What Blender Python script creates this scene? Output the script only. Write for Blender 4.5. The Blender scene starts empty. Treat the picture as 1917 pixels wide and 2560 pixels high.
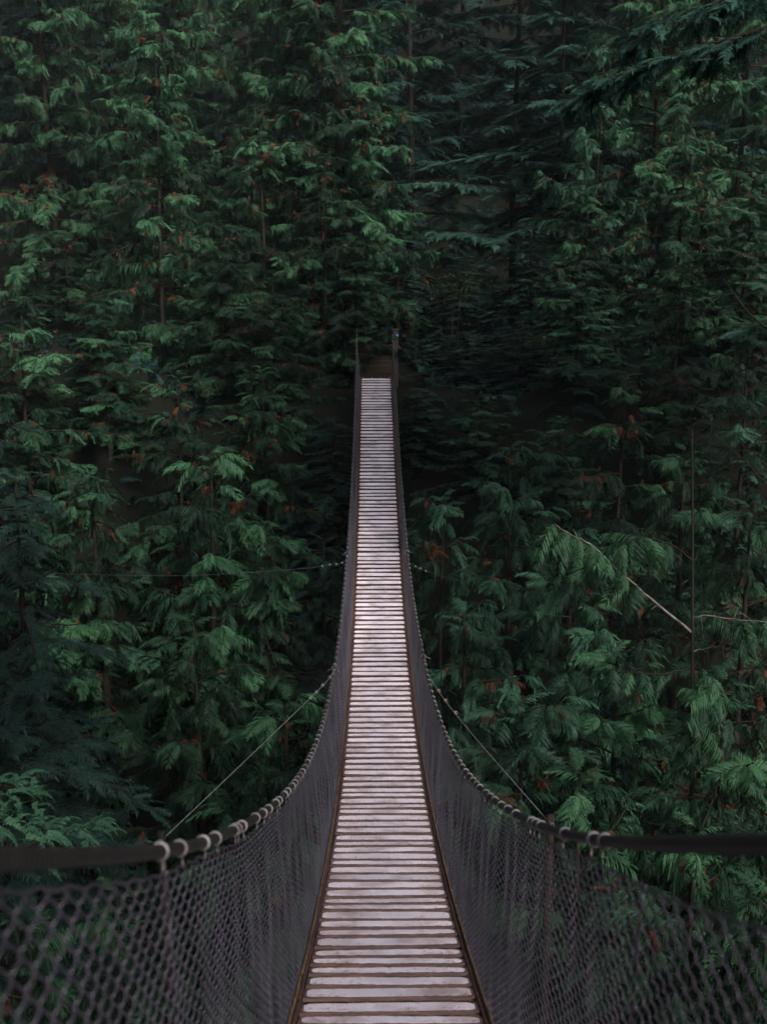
import bpy, math, random
import numpy as np
rng = np.random.default_rng(7)
random.seed(7)
PI = math.pi
scene = bpy.context.scene
C = scene.collection

# ------------------------------------------------------------------ camera
EYE = 1.76                      # eye above the deck's near end
FPX = 2489.0                    # 35 mm lens on a 36 mm long side, in photo pixels
PITCH = math.radians(11.36)
YAW = math.atan((958.5 - 936.0) / FPX)
cam_d = bpy.data.cameras.new("camera")
cam = bpy.data.objects.new("camera", cam_d)
C.objects.link(cam)
cam.location = (0, 0, EYE)
cam.rotation_euler = (PI / 2 - PITCH, 0, -YAW)
cam_d.sensor_fit = 'VERTICAL'; cam_d.sensor_height = 36; cam_d.lens = 35
cam_d.clip_start = 0.05; cam_d.clip_end = 600
cam_d.dof.use_dof = True; cam_d.dof.focus_distance = 13.5; cam_d.dof.aperture_fstop = 3.0
scene.camera = cam

# ------------------------------------------------------------------ world, sun, exposure
SUN_EL, SUN_AZ = math.radians(37), math.radians(150)    # azimuth clockwise from +Y
world = bpy.data.worlds.new("World"); scene.world = world
world.use_nodes = True
wn = world.node_tree.nodes; wl = world.node_tree.links
bg = wn['Background']
sky = wn.new('ShaderNodeTexSky'); sky.sky_type = 'NISHITA'; sky.sun_disc = False
sky.sun_elevation = SUN_EL; sky.sun_rotation = SUN_AZ
sky.dust_density = 3.0; sky.air_density = 1.0
skh = wn.new('ShaderNodeHueSaturation'); skh.inputs['Saturation'].default_value = 0.45
wl.new(sky.outputs[0], skh.inputs['Color']); wl.new(skh.outputs[0], bg.inputs[0]); bg.inputs[1].default_value = 0.075
sd = bpy.data.lights.new("sun", 'SUN'); so = bpy.data.objects.new("sun", sd); C.objects.link(so)
sd.energy = 1.9; sd.angle = math.radians(16); sd.color = (1.0, 0.95, 0.93)
so.rotation_euler = (PI / 2 - SUN_EL, 0, PI - SUN_AZ)
scene.view_settings.view_transform = 'Standard'; scene.view_settings.look = 'None'
scene.view_settings.exposure = 1.95; scene.view_settings.gamma = 1.0
scene.view_settings.use_curve_mapping = False
scene.cycles.max_bounces = 5; scene.cycles.diffuse_bounces = 3; scene.cycles.glossy_bounces = 2
scene.cycles.use_denoising = True

# ------------------------------------------------------------------ helpers
cp, sp_, cy, sy = math.cos(PITCH), math.sin(PITCH), math.cos(YAW), math.sin(YAW)
def P(x, y, d):
    """photo pixel + distance along the view axis -> world point"""
    xc = (x - 958.5) / FPX * d; yc = (1280 - y) / FPX * d
    fwd = d * cp + yc * sp_; up = yc * cp - d * sp_
    return np.array([xc * cy + fwd * sy, fwd * cy - xc * sy, up + EYE])

def mesh(name, V, Q=None, T=None, mats=(), midx=None, tint=None, smooth=True):
    me = bpy.data.meshes.new(name)
    V = np.asarray(V, dtype=np.float32).reshape(-1, 3)
    Q = np.zeros((0, 4), np.int32) if Q is None else np.asarray(Q, np.int32).reshape(-1, 4)
    T = np.zeros((0, 3), np.int32) if T is None else np.asarray(T, np.int32).reshape(-1, 3)
    nq, nt = len(Q), len(T)
    me.vertices.add(len(V)); me.vertices.foreach_set('co', V.ravel())
    me.loops.add(nq * 4 + nt * 3)
    me.loops.foreach_set('vertex_index', np.concatenate([Q.ravel(), T.ravel()]).astype(np.int32))
    me.polygons.add(nq + nt)
    st = np.concatenate([np.arange(nq) * 4, nq * 4 + np.arange(nt) * 3]).astype(np.int32)
    me.polygons.foreach_set('loop_start', st)
    try:
        me.polygons.foreach_set('loop_total', np.concatenate([np.full(nq, 4), np.full(nt, 3)]).astype(np.int32))
    except Exception:
        pass
    me.polygons.foreach_set('use_smooth', np.full(nq + nt, smooth, dtype=bool))
    for m in mats: me.materials.append(m)
    if midx is not None: me.polygons.foreach_set('material_index', np.asarray(midx, np.int32))
    if tint is not None:
        a = me.attributes.new('tint', 'FLOAT', 'POINT'); a.data.foreach_set('value', np.asarray(tint, np.float32))
    me.update(calc_edges=True)
    return me

def obj(name, me, parent=None, loc=None):
    o = bpy.data.objects.new(name, me); C.objects.link(o)
    if parent is not None: o.parent = parent
    if loc is not None: o.location = loc
    return o
def tag(o, label=None, cat=None, group=None, kind=None):
    if label: o['label'] = label
    if cat: o['category'] = cat
    if group: o['group'] = group
    if kind: o['kind'] = kind
    return o
def empty(name, loc=(0, 0, 0)):
    o = bpy.data.objects.new(name, None); C.objects.link(o); o.location = loc; o.empty_display_size = 0.2
    return o

class MB:
    """collects pieces, gives one mesh"""
    def __init__(s): s.V = []; s.Q = []; s.T = []; s.n = 0
    def add(s, V, Q=None, T=None):
        V = np.asarray(V, float).reshape(-1, 3)
        if Q is not None and len(Q): s.Q.append(np.asarray(Q).reshape(-1, 4) + s.n)
        if T is not None and len(T): s.T.append(np.asarray(T).reshape(-1, 3) + s.n)
        s.V.append(V); s.n += len(V)
    def tubes(s, pts, r, sides=6, ref=(0, 0, 1), cap=True):
        V, Q, T = tubes(pts, r, sides, ref, cap); s.add(V, Q, T)
    def box(s, c, size, R=None, bev=0.0):
        V, Q, T = bevbox(size, bev)
        if R is not None: V = V @ np.asarray(R).T
        s.add(V + np.asarray(c), Q, T)
    def build(s, name, mats=(), parent=None, smooth=True, tint=None):
        return obj(name, mesh(name, np.concatenate(s.V), np.concatenate(s.Q) if s.Q else None,
                   np.concatenate(s.T) if s.T else None, mats, smooth=smooth, tint=tint), parent)

def tubes(pts, r, sides=6, ref=(0, 0, 1), cap=True):
    pts = np.asarray(pts, float)
    if pts.ndim == 2: pts = pts[None]
    K, M, _ = pts.shape
    r = np.broadcast_to(np.asarray(r, float), (K, M)) if np.ndim(r) < 2 else np.asarray(r)
    t = np.gradient(pts, axis=1); t /= np.linalg.norm(t, axis=2, keepdims=True) + 1e-12
    a = np.cross(t, np.asarray(ref, float)); na = np.linalg.norm(a, axis=2, keepdims=True)
    alt = np.cross(t, np.array([0.31, 0.95, 0.1])); a = np.where(na < 0.05, alt, a)
    a /= np.linalg.norm(a, axis=2, keepdims=True) + 1e-12
    b = np.cross(t, a)
    ang = np.arange(sides) * 2 * PI / sides
    V = pts[:, :, None, :] + r[:, :, None, None] * (a[:, :, None, :] * np.cos(ang)[None, None, :, None] + b[:, :, None, :] * np.sin(ang)[None, None, :, None])
    V = V.reshape(-1, 3)
    k = np.arange(K)[:, None, None] * (M * sides); m = np.arange(M - 1)[None, :, None] * sides; j = np.arange(sides)[None, None, :]
    j2 = (j + 1) % sides
    Q = np.stack([k + m + j, k + m + j2, k + m + sides + j2, k + m + sides + j], -1).reshape(-1, 4)
    T = None
    if cap and sides >= 3:
        tt = []
        for kk in range(K) if K < 400 else []:
            for base in (kk * M * sides, kk * M * sides + (M - 1) * sides):
                for q in range(1, sides - 1): tt.append((base, base + q, base + q + 1))
        T = np.array(tt) if tt else None
    return V, Q, T

def bevbox(size, b=0.0):
    hx, hy, hz = [s / 2 for s in size]
    if b <= 0:
        V = np.array([(x, y, z) for x in (-hx, hx) for y in (-hy, hy) for z in (-hz, hz)])
        Q = [(0, 1, 3, 2), (4, 6, 7, 5), (0, 4, 5, 1), (2, 3, 7, 6), (0, 2, 6, 4), (1, 5, 7, 3)]
        return V, np.array(Q), None
    # profile in YZ with chamfered corners, extruded along X
    prof = [(-hy + b, -hz), (hy - b, -hz), (hy, -hz + b), (hy, hz - b), (hy - b, hz), (-hy + b, hz), (-hy, hz - b), (-hy, -hz + b)]
    V = np.array([(x, y, z) for x in (-hx, hx) for (y, z) in prof])
    Q = [(i, (i + 1) % 8, 8 + (i + 1) % 8, 8 + i) for i in range(8)]
    T = [(0, i + 1, i) for i in range(1, 7)] + [(8, 8 + i, 8 + i + 1) for i in range(1, 7)]
    return V, np.array(Q), np.array(T)

# ------------------------------------------------------------------ materials
def mat(name, col, rough=0.7, spec=0.3, metal=0.0, var=None, vscale=8.0, bump=0.0, bscale=30.0, stretch=(1, 1, 1), coords='Object', ramp=None):
    m = bpy.data.materials.new(name); m.use_nodes = True
    n = m.node_tree.nodes; l = m.node_tree.links; b = n['Principled BSDF']
    b.inputs['Base Color'].default_value = (*col, 1); b.inputs['Roughness'].default_value = rough
    b.inputs['Specular IOR Level'].default_value = spec; b.inputs['Metallic'].default_value = metal
    if var or bump:
        tc = n.new('ShaderNodeTexCoord'); mp = n.new('ShaderNodeMapping'); mp.inputs['Scale'].default_value = stretch
        l.new(tc.outputs[coords], mp.inputs[0])
    if var:
        nz = n.new('ShaderNodeTexNoise'); nz.inputs['Scale'].default_value = vscale; nz.inputs['Detail'].default_value = 6
        nz.inputs['Roughness'].default_value = 0.65
        l.new(mp.outputs[0], nz.inputs['Vector'])
        cr = n.new('ShaderNodeValToRGB')
        stops = ramp or [(0.35, var), (0.65, col)]
        cr.color_ramp.elements[0].position = stops[0][0]; cr.color_ramp.elements[0].color = (*stops[0][1], 1)
        cr.color_ramp.elements[1].position = stops[1][0]; cr.color_ramp.elements[1].color = (*stops[1][1], 1)
        for p_, c_ in stops[2:]:
            e = cr.color_ramp.elements.new(p_); e.color = (*c_, 1)
        l.new(nz.outputs['Fac'], cr.inputs[0]); l.new(cr.outputs[0], b.inputs['Base Color'])
    if bump:
        nb = n.new('ShaderNodeTexNoise'); nb.inputs['Scale'].default_value = bscale; nb.inputs['Detail'].default_value = 5
        l.new(mp.outputs[0], nb.inputs['Vector'])
        bp = n.new('ShaderNodeBump'); bp.inputs['Strength'].default_value = bump; bp.inputs['Distance'].default_value = 0.01
        l.new(nb.outputs['Fac'], bp.inputs['Height']); l.new(bp.outputs[0], b.inputs['Normal'])
    return m

def leaf_mat(name, dark, mid, light, rust=(0.20, 0.035, 0.012), hue=0.0):
    m = bpy.data.materials.new(name); m.use_nodes = True
    n = m.node_tree.nodes; l = m.node_tree.links; b = n['Principled BSDF']
    at = n.new('ShaderNodeAttribute'); at.attribute_name = 'tint'
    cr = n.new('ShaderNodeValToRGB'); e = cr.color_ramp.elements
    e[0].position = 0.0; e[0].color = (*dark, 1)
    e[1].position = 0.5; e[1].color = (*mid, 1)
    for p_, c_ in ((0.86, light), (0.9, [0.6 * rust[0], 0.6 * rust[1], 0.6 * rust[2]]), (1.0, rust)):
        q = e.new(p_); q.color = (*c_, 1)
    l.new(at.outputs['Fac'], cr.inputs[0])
    oi = n.new('ShaderNodeObjectInfo')
    hs = n.new('ShaderNodeHueSaturation')
    mr = n.new('ShaderNodeMapRange'); mr.inputs['To Min'].default_value = 0.62; mr.inputs['To Max'].default_value = 1.2
    l.new(oi.outputs['Random'], mr.inputs[0]); l.new(mr.outputs[0], hs.inputs['Value'])
    l.new(cr.outputs[0], hs.inputs['Color'])
    l.new(hs.outputs[0], b.inputs['Base Color'])
    b.inputs['Roughness'].default_value = 0.62; b.inputs['Specular IOR Level'].default_value = 0.14
    tr = n.new('ShaderNodeBsdfTranslucent'); mx = n.new('ShaderNodeMixShader'); mx.inputs[0].default_value = 0.28
    l.new(hs.outputs[0], tr.inputs[0]); l.new(b.outputs[0], mx.inputs[1]); l.new(tr.outputs[0], mx.inputs[2])
    l.new(mx.outputs[0], n['Material Output'].inputs['Surface'])
    return m

M_cedar = leaf_mat('cedar_leaf', (0.0030, 0.0105, 0.0057), (0.0080, 0.0265, 0.0135), (0.031, 0.086, 0.039), rust=(0.085, 0.026, 0.011))
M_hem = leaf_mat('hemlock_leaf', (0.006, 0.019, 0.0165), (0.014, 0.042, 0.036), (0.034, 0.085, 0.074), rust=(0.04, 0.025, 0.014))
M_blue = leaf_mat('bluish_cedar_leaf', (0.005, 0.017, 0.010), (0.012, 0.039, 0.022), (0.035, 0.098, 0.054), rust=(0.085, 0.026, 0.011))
M_dhem = leaf_mat('shaded_hemlock_leaf', (0.005, 0.013, 0.010), (0.009, 0.025, 0.020), (0.018, 0.045, 0.036), rust=(0.04, 0.025, 0.014))  # darker copy of the hemlock leaf, shade put into its colour
M_fir = leaf_mat('fir_leaf', (0.010, 0.031, 0.022), (0.022, 0.062, 0.046), (0.042, 0.105, 0.075))
M_fern = leaf_mat('fern_leaf', (0.018, 0.05, 0.028), (0.03, 0.085, 0.045), (0.05, 0.12, 0.065))
M_bark = mat('bark', (0.020, 0.016, 0.013), 0.9, 0.05, var=(0.008, 0.0065, 0.0055), vscale=6, stretch=(6, 6, 1), bump=0.8, bscale=20)
M_twig = mat('pale_twig', (0.13, 0.115, 0.10), 0.8, 0.2, var=(0.04, 0.034, 0.028), vscale=9)
M_ground = mat('forest_floor', (0.007, 0.0075, 0.005), 0.95, 0.05, var=(0.003, 0.004, 0.0025), vscale=0.8, bump=1.0, bscale=6)

# ------------------------------------------------------------------ bridge geometry read from the photo
deck_px = [(939.5, 946, 73), (941.3, 1009, 77.3), (942.2, 1097, 83.3), (942.9, 1165, 88.1), (943.5, 1210, 93), (945.2, 1349, 102.5),
           (946.7, 1441, 112), (947.5, 1504, 119), (949.5, 1636, 136.5), (950.5, 1710, 147), (954, 1831, 171.5), (956.2, 1931, 195.7),
           (955.8, 1961, 203), (959, 2104, 250), (964.5, 2276, 315), (969, 2394, 372), (972, 2483, 420), (975.5, 2544, 459)]
DW = 0.9
dp = np.array([P(x, y, FPX * DW / w) for x, y, w in deck_px])
zfit = np.polyfit(dp[:, 1], dp[:, 2], 4)
xfit = np.polyfit(dp[:, 1], dp[:, 0], 2)
Y_A, Y_B = 4.3, 31.2
_s0 = np.polyval(np.polyder(zfit), Y_A); _s1 = np.polyval(np.polyder(zfit), Y_B)
def deck_z(Y):
    Y = np.asarray(Y, float)
    z = np.polyval(zfit, np.clip(Y, Y_A, Y_B))
    z = z + np.where(Y < Y_A, (Y - Y_A) * _s0, 0) + np.where(Y > Y_B, (Y - Y_B) * _s1 * 0.6, 0)
    return z
def deck_x(Y): return np.polyval(xfit, np.clip(np.asarray(Y, float), 0, 33))
def half(Y, side): return 0.55 - side * 0.036 * np.clip((np.asarray(Y, float) - 4) / 7, 0, 1)
HALF = 0.55
Lpx = [(0, 2150), (169, 2146), (338, 2137), (406, 2131), (469, 2120), (522, 2108), (551, 2092), (594, 2072), (614, 2062), (646, 2044), (662, 2031),
       (678, 2017), (694, 2003), (718, 1982), (736, 1958), (756, 1929), (775, 1894), (790, 1857), (803, 1819), (817, 1767), (825, 1730), (832, 1683),
       (837, 1661), (844, 1614), (846, 1603), (855, 1521), (862, 1431), (866, 1399), (872, 1317), (877, 1250), (881, 1200), (882.5, 1155), (885.4, 1078), (887.6, 1014), (889.3, 966)]
Rpx = [(1917, 2111), (1733, 2111), (1612, 2109), (1532, 2106), (1490, 2102), (1423, 2093), (1368, 2072), (1339, 2064), (1292, 2040), (1260, 2019), (1234, 2001),
       (1211, 1980), (1185, 1954), (1162, 1928), (1142, 1899), (1126, 1867), (1110, 1830), (1095, 1789), (1084, 1751), (1075, 1717), (1066, 1673), (1057, 1635),
       (1046, 1576), (1035, 1503), (1026, 1436), (1021, 1399), (1015, 1329), (1010, 1275), (1004, 1212), (999, 1146), (995, 1078), (991.6, 1026), (989, 971)]
def cable_fit(px, side):
    """each pixel ray meets the vertical sheet through the cable: gives height above the deck"""
    out = []
    for x, y in px:
        d = 3.0
        for _ in range(30):
            p = P(x, y, d); X = float(deck_x(p[1])) + side * float(half(p[1], side))
            d = d * abs(X / (p[0] if abs(p[0]) > 1e-3 else 1e-3))
        p = P(x, y, d); out.append((p[1], p[2] - float(deck_z(p[1]))))
    return np.array(out)
hl = cable_fit(Lpx, -1); hr = cable_fit(Rpx, 1)
if 1:
    np.set_printoptions(precision=2, suppress=True); print('HL', hl[::2].tolist()); print('HR', hr[::2].tolist())
HK = np.array([-1.5, 0.5, 1.1, 2, 3, 4, 6, 9, 12, 16, 20, 24, 28, 31, 33.0])
HK = np.array([-1.5, 0.4, 1.0, 1.5, 2, 2.5, 3, 4, 5, 6, 7.5, 9, 12, 16, 20, 24, 28, 31, 33.0])
def sm(hh):
    """local straight-line fits through the measured heights"""
    v = []
    for k in HK:
        w = np.exp(-((hh[:, 0] - k) / (0.22 + 0.10 * max(k, 0))) ** 2) + 1e-7 * np.exp(-np.abs(hh[:, 0] - k))
        A = np.stack([np.ones(len(hh)), hh[:, 0] - k], 1); W = w[:, None]
        v.append(float(np.linalg.solve(A.T @ (A * W) + np.diag([0, 1e-9]), A.T @ (hh[:, 1] * w))[0]))
    v[1] = v[2] + 0.6 * (v[2] - v[3]) / 0.5; v[0] = v[2] + 2.5 * (v[2] - v[3]) / 0.5
    for i, (k, z) in enumerate(zip(HK, v)):
        if k > 14: v[i] = 0.4 * z + 0.6 * 1.12
    v[-2], v[-1] = 1.25, 1.4
    return v
vl, vr = sm(hl), sm(hr)
print(np.array(vl), np.array(vr))
def spline(xs, ys, x):
    xs = np.asarray(xs); ys = np.asarray(ys); x = np.asarray(x, float)
    m = np.gradient(ys, xs); i = np.clip(np.searchsorted(xs, x) - 1, 0, len(xs) - 2)
    h = xs[i + 1] - xs[i]; t = np.clip((x - xs[i]) / h, 0, 1)
    return (2 * t**3 - 3 * t**2 + 1) * ys[i] + (t**3 - 2 * t**2 + t) * h * m[i] + (-2 * t**3 + 3 * t**2) * ys[i + 1] + (t**3 - t**2) * h * m[i + 1]
def rail(Y, side):
    Y = np.asarray(Y, float)
    h = spline(HK, vl if side < 0 else vr, Y)
    return np.stack([deck_x(Y) + side * half(Y, side), Y, deck_z(Y) + h], -1)

# ------------------------------------------------------------------ terrain
def sstep(a, b, x):
    t = np.clip((x - a) / (b - a), 0, 1); return t * t * (3 - 2 * t)
def terrain(X, Y):
    X = np.asarray(X, float); Y = np.asarray(Y, float)
    ax = np.abs(X)
    z = -15.0 + 14.2 * (1 - sstep(-3.5, 8.5, Y + 0.15 * ax)) + 14.4 * sstep(19.5, 31.3, Y + 0.30 * np.maximum(ax - 1.5, 0))
    z = np.minimum(z, -0.62) + 0.10 * np.maximum(Y - 33, 0)
    z = z + 0.75 * np.maximum(Y - 46, 0) * sstep(46, 52, Y) + 0.45 * np.maximum(-Y - 9, 0) * sstep(0, 6, -Y - 9)  # the rise behind the camera is shaped to block low sky
    z = z + 0.8 * np.maximum(ax - 17, 0) + 0.25 * np.maximum(np.minimum(ax, 17) - 4, 0) * sstep(8, 14, Y) * (1 - sstep(30, 34, Y))  # outer side slopes raised out of view to block low sky
    z = z + 0.22 * np.sin(X * 1.3 + Y * .6) * np.sin(Y * 1.1 - X * .3) * sstep(1.2, 3, ax)
    return np.minimum(z, 30)

xs = np.concatenate([np.linspace(-90, -20, 18)[:-1], np.linspace(-20, 20, 101), np.linspace(20, 90, 18)[1:]])
ys = np.concatenate([np.linspace(-70, -12, 16)[:-1], np.linspace(-12, 48, 151), np.linspace(48, 120, 18)[1:]])
gx, gy = np.meshgrid(xs, ys); gz = terrain(gx, gy)
nx_, ny_ = len(xs), len(ys)
ii = (np.arange(ny_ - 1)[:, None] * nx_ + np.arange(nx_ - 1)[None]).reshape(-1)
tag(obj('ground', mesh('ground', np.stack([gx, gy, gz], -1), np.stack([ii, ii + 1, ii + nx_ + 1, ii + nx_], -1), mats=[M_ground])), kind='structure')

# ------------------------------------------------------------------ foliage
def frond(kind, seed):
    """one spray, unit length along +x, drooping: returns verts, quads, tris, per-vertex base tint"""
    r = np.random.default_rng(seed)
    V, Q, T, A = [], [], [], []
    n = {'fan': 12, 'curtain': 14, 'hook': 11, 'hem': 17, 'fern': 20}[kind]
    rise, drop = {'fan': (0.18, 0.55), 'curtain': (0.05, 0.25), 'hook': (0.30, 1.05), 'hem': (0.04, 0.22), 'fern': (0.55, 0.75)}[kind]
    bend = r.normal(0, 0.08)
    def ax(s): return np.array([s - 0.10 * s * s * drop, bend * s * s, rise * s - drop * s * s])
    # rachis
    S = np.linspace(0, 1, 6); pts = np.array([ax(s) for s in S]); w = 0.012 * (1 - 0.7 * S)
    b = len(V)
    for p_, w_ in zip(pts, w): V += [p_ + (0, -w_, 0), p_ + (0, w_, 0)]; A += [-0.12, -0.12]
    for i in range(5): Q.append((b + 2 * i, b + 2 * i + 1, b + 2 * i + 3, b + 2 * i + 2))
    def leaflet(s, side, ln, wd, out, fw, dr, segs=3):
        p0 = ax(s); dirn = np.array([fw, side * out, 0.10 + r.normal(0, 0.06)]); dirn /= np.linalg.norm(dirn)
        wide = np.cross(dirn, (0, 0, 1)); wide /= np.linalg.norm(wide); wide += np.array([0, 0, r.normal(0, .35)])
        prof = [0.45, 1.0, 0.8, 0.12] if segs == 3 else [0.6, 1.0, 0.1]
        b = len(V); dl = r.uniform(0.8, 1.2) * dr
        for k, pw in enumerate(prof):
            u = k / segs; p = p0 + dirn * ln * u * (1 - 0.25 * u * dl) - np.array([0, 0, 1]) * ln * dl * u ** 1.8
            ww = wide * wd * pw * 0.5
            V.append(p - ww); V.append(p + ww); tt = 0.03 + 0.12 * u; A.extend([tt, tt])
        for k in range(segs): Q.append((b + 2 * k, b + 2 * k + 1, b + 2 * k + 3, b + 2 * k + 2))
        # teeth
        if kind in ('fan', 'curtain', 'hook'):
            for k in (1, 2):
                for sd_ in (0, 1):
                    a = V[b + 2 * k + sd_]; c = V[b + 2 * k - 2 + sd_]; sg = -1 if sd_ == 0 else 1
                    mid = a * 0.7 + c * 0.3
                    tip = a + wide * wd * 0.75 * sg + (a - c) * 0.55 + np.array([0, 0, -0.01])
                    q = len(V); V.extend([mid, a * 0.95 + V[b + 2 * k + 2 + sd_] * 0.05, tip]); A.extend([0.05, 0.05, 0.16]); T.append((q, q + 1, q + 2))
    for i in range(n):
        s = (i + 0.6) / n
        for side in (-1, 1):
            s2 = min(0.99, s + r.normal(0, 0.012))
            if kind in ('fan', 'hook'):
                ln = 0.46 * (0.35 + 0.65 * math.sin(PI * min(1, 0.18 + 0.74 * s))) * r.uniform(0.75, 1.15)
                leaflet(s2, side, ln, 0.044, 0.75, 0.62 + 0.4 * s, 0.55 if kind == 'fan' else 0.75)
            elif kind == 'curtain':
                ln = 0.52 * (0.45 + 0.55 * math.sin(PI * min(1, 0.2 + 0.7 * s))) * r.uniform(0.7, 1.15)
                leaflet(s2, side, ln, 0.042, 0.50, 0.35, 1.0)
            elif kind == 'hem':
                ln = 0.36 * (0.30 + 0.70 * math.sin(PI * min(1, 0.22 + 0.7 * s))) * r.uniform(0.6, 1.2)
                leaflet(s2, side, ln, 0.030, 0.8, 0.55, 0.35, 2)
                leaflet(min(.99, s2 + .02), side, ln * 0.55, 0.024, 0.45, 0.9, 0.5, 2)
            else:
                ln = 0.20 * (1.05 - 0.9 * s) * r.uniform(0.9, 1.1)
                leaflet(s2, side, ln, 0.045, 1.0, 0.25, 0.25, 2)
    if kind != 'fern': leaflet(0.97, 0.01, 0.2, 0.05, 0.02, 1.0, 0.8)
    return np.array(V), np.array(Q).reshape(-1, 4), np.array(T, int).reshape(-1, 3), np.array(A)

FR = {k: [frond(k, 10 * i + j) for j in range(3)] for i, k in enumerate(['fan', 'curtain', 'hook', 'hem', 'fern'])}

class Fol:
    def __init__(s): s.items = {}
    def put(s, kind, pos, yaw, pitch, roll, scale, tint):
        k = (kind, random.randrange(3)); s.items.setdefault(k, []).append((*pos, yaw, pitch, roll, scale, tint))
    def mesh(s, name, m):
        Vs, Qs, Ts, As = [], [], [], []; n = 0
        for (k, j), it in s.items.items():
            V, Q, T, A = FR[k][j]; it = np.array(it); N = len(it)
            ya, pi, ro, sc = it[:, 3], it[:, 4], it[:, 5], it[:, 6]
            z0 = np.zeros(N); o = np.ones(N)
            def mm(rows): return np.stack([np.stack(r_, -1) for r_ in rows], -2)
            Rz = mm([[np.cos(ya), -np.sin(ya), z0], [np.sin(ya), np.cos(ya), z0], [z0, z0, o]])
            Ry = mm([[np.cos(pi), z0, -np.sin(pi)], [z0, o, z0], [np.sin(pi), z0, np.cos(pi)]])
            Rx = mm([[o, z0, z0], [z0, np.cos(ro), -np.sin(ro)], [z0, np.sin(ro), np.cos(ro)]])
            R = Rz @ Ry @ Rx
            W = np.einsum('nij,vj->nvi', R, V) * sc[:, None, None] + it[:, None, :3]
            a = np.clip(it[:, 7][:, None] + A[None], 0, np.where(it[:, 7][:, None] > 0.9, 1.0, 0.86))
            a = np.where(it[:, 7][:, None] > 0.9, np.maximum(a, 0.9), a)
            off = n + np.arange(N)[:, None, None] * len(V)
            Vs.append(W.reshape(-1, 3)); Qs.append((Q[None] + off).reshape(-1, 4))
            if len(T): Ts.append((T[None] + off).reshape(-1, 3))
            As.append(a.reshape(-1)); n += N * len(V)
        return mesh(name, np.concatenate(Vs), np.concatenate(Qs), np.concatenate(Ts) if Ts else None, [m], tint=np.concatenate(As), smooth=False)

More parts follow.
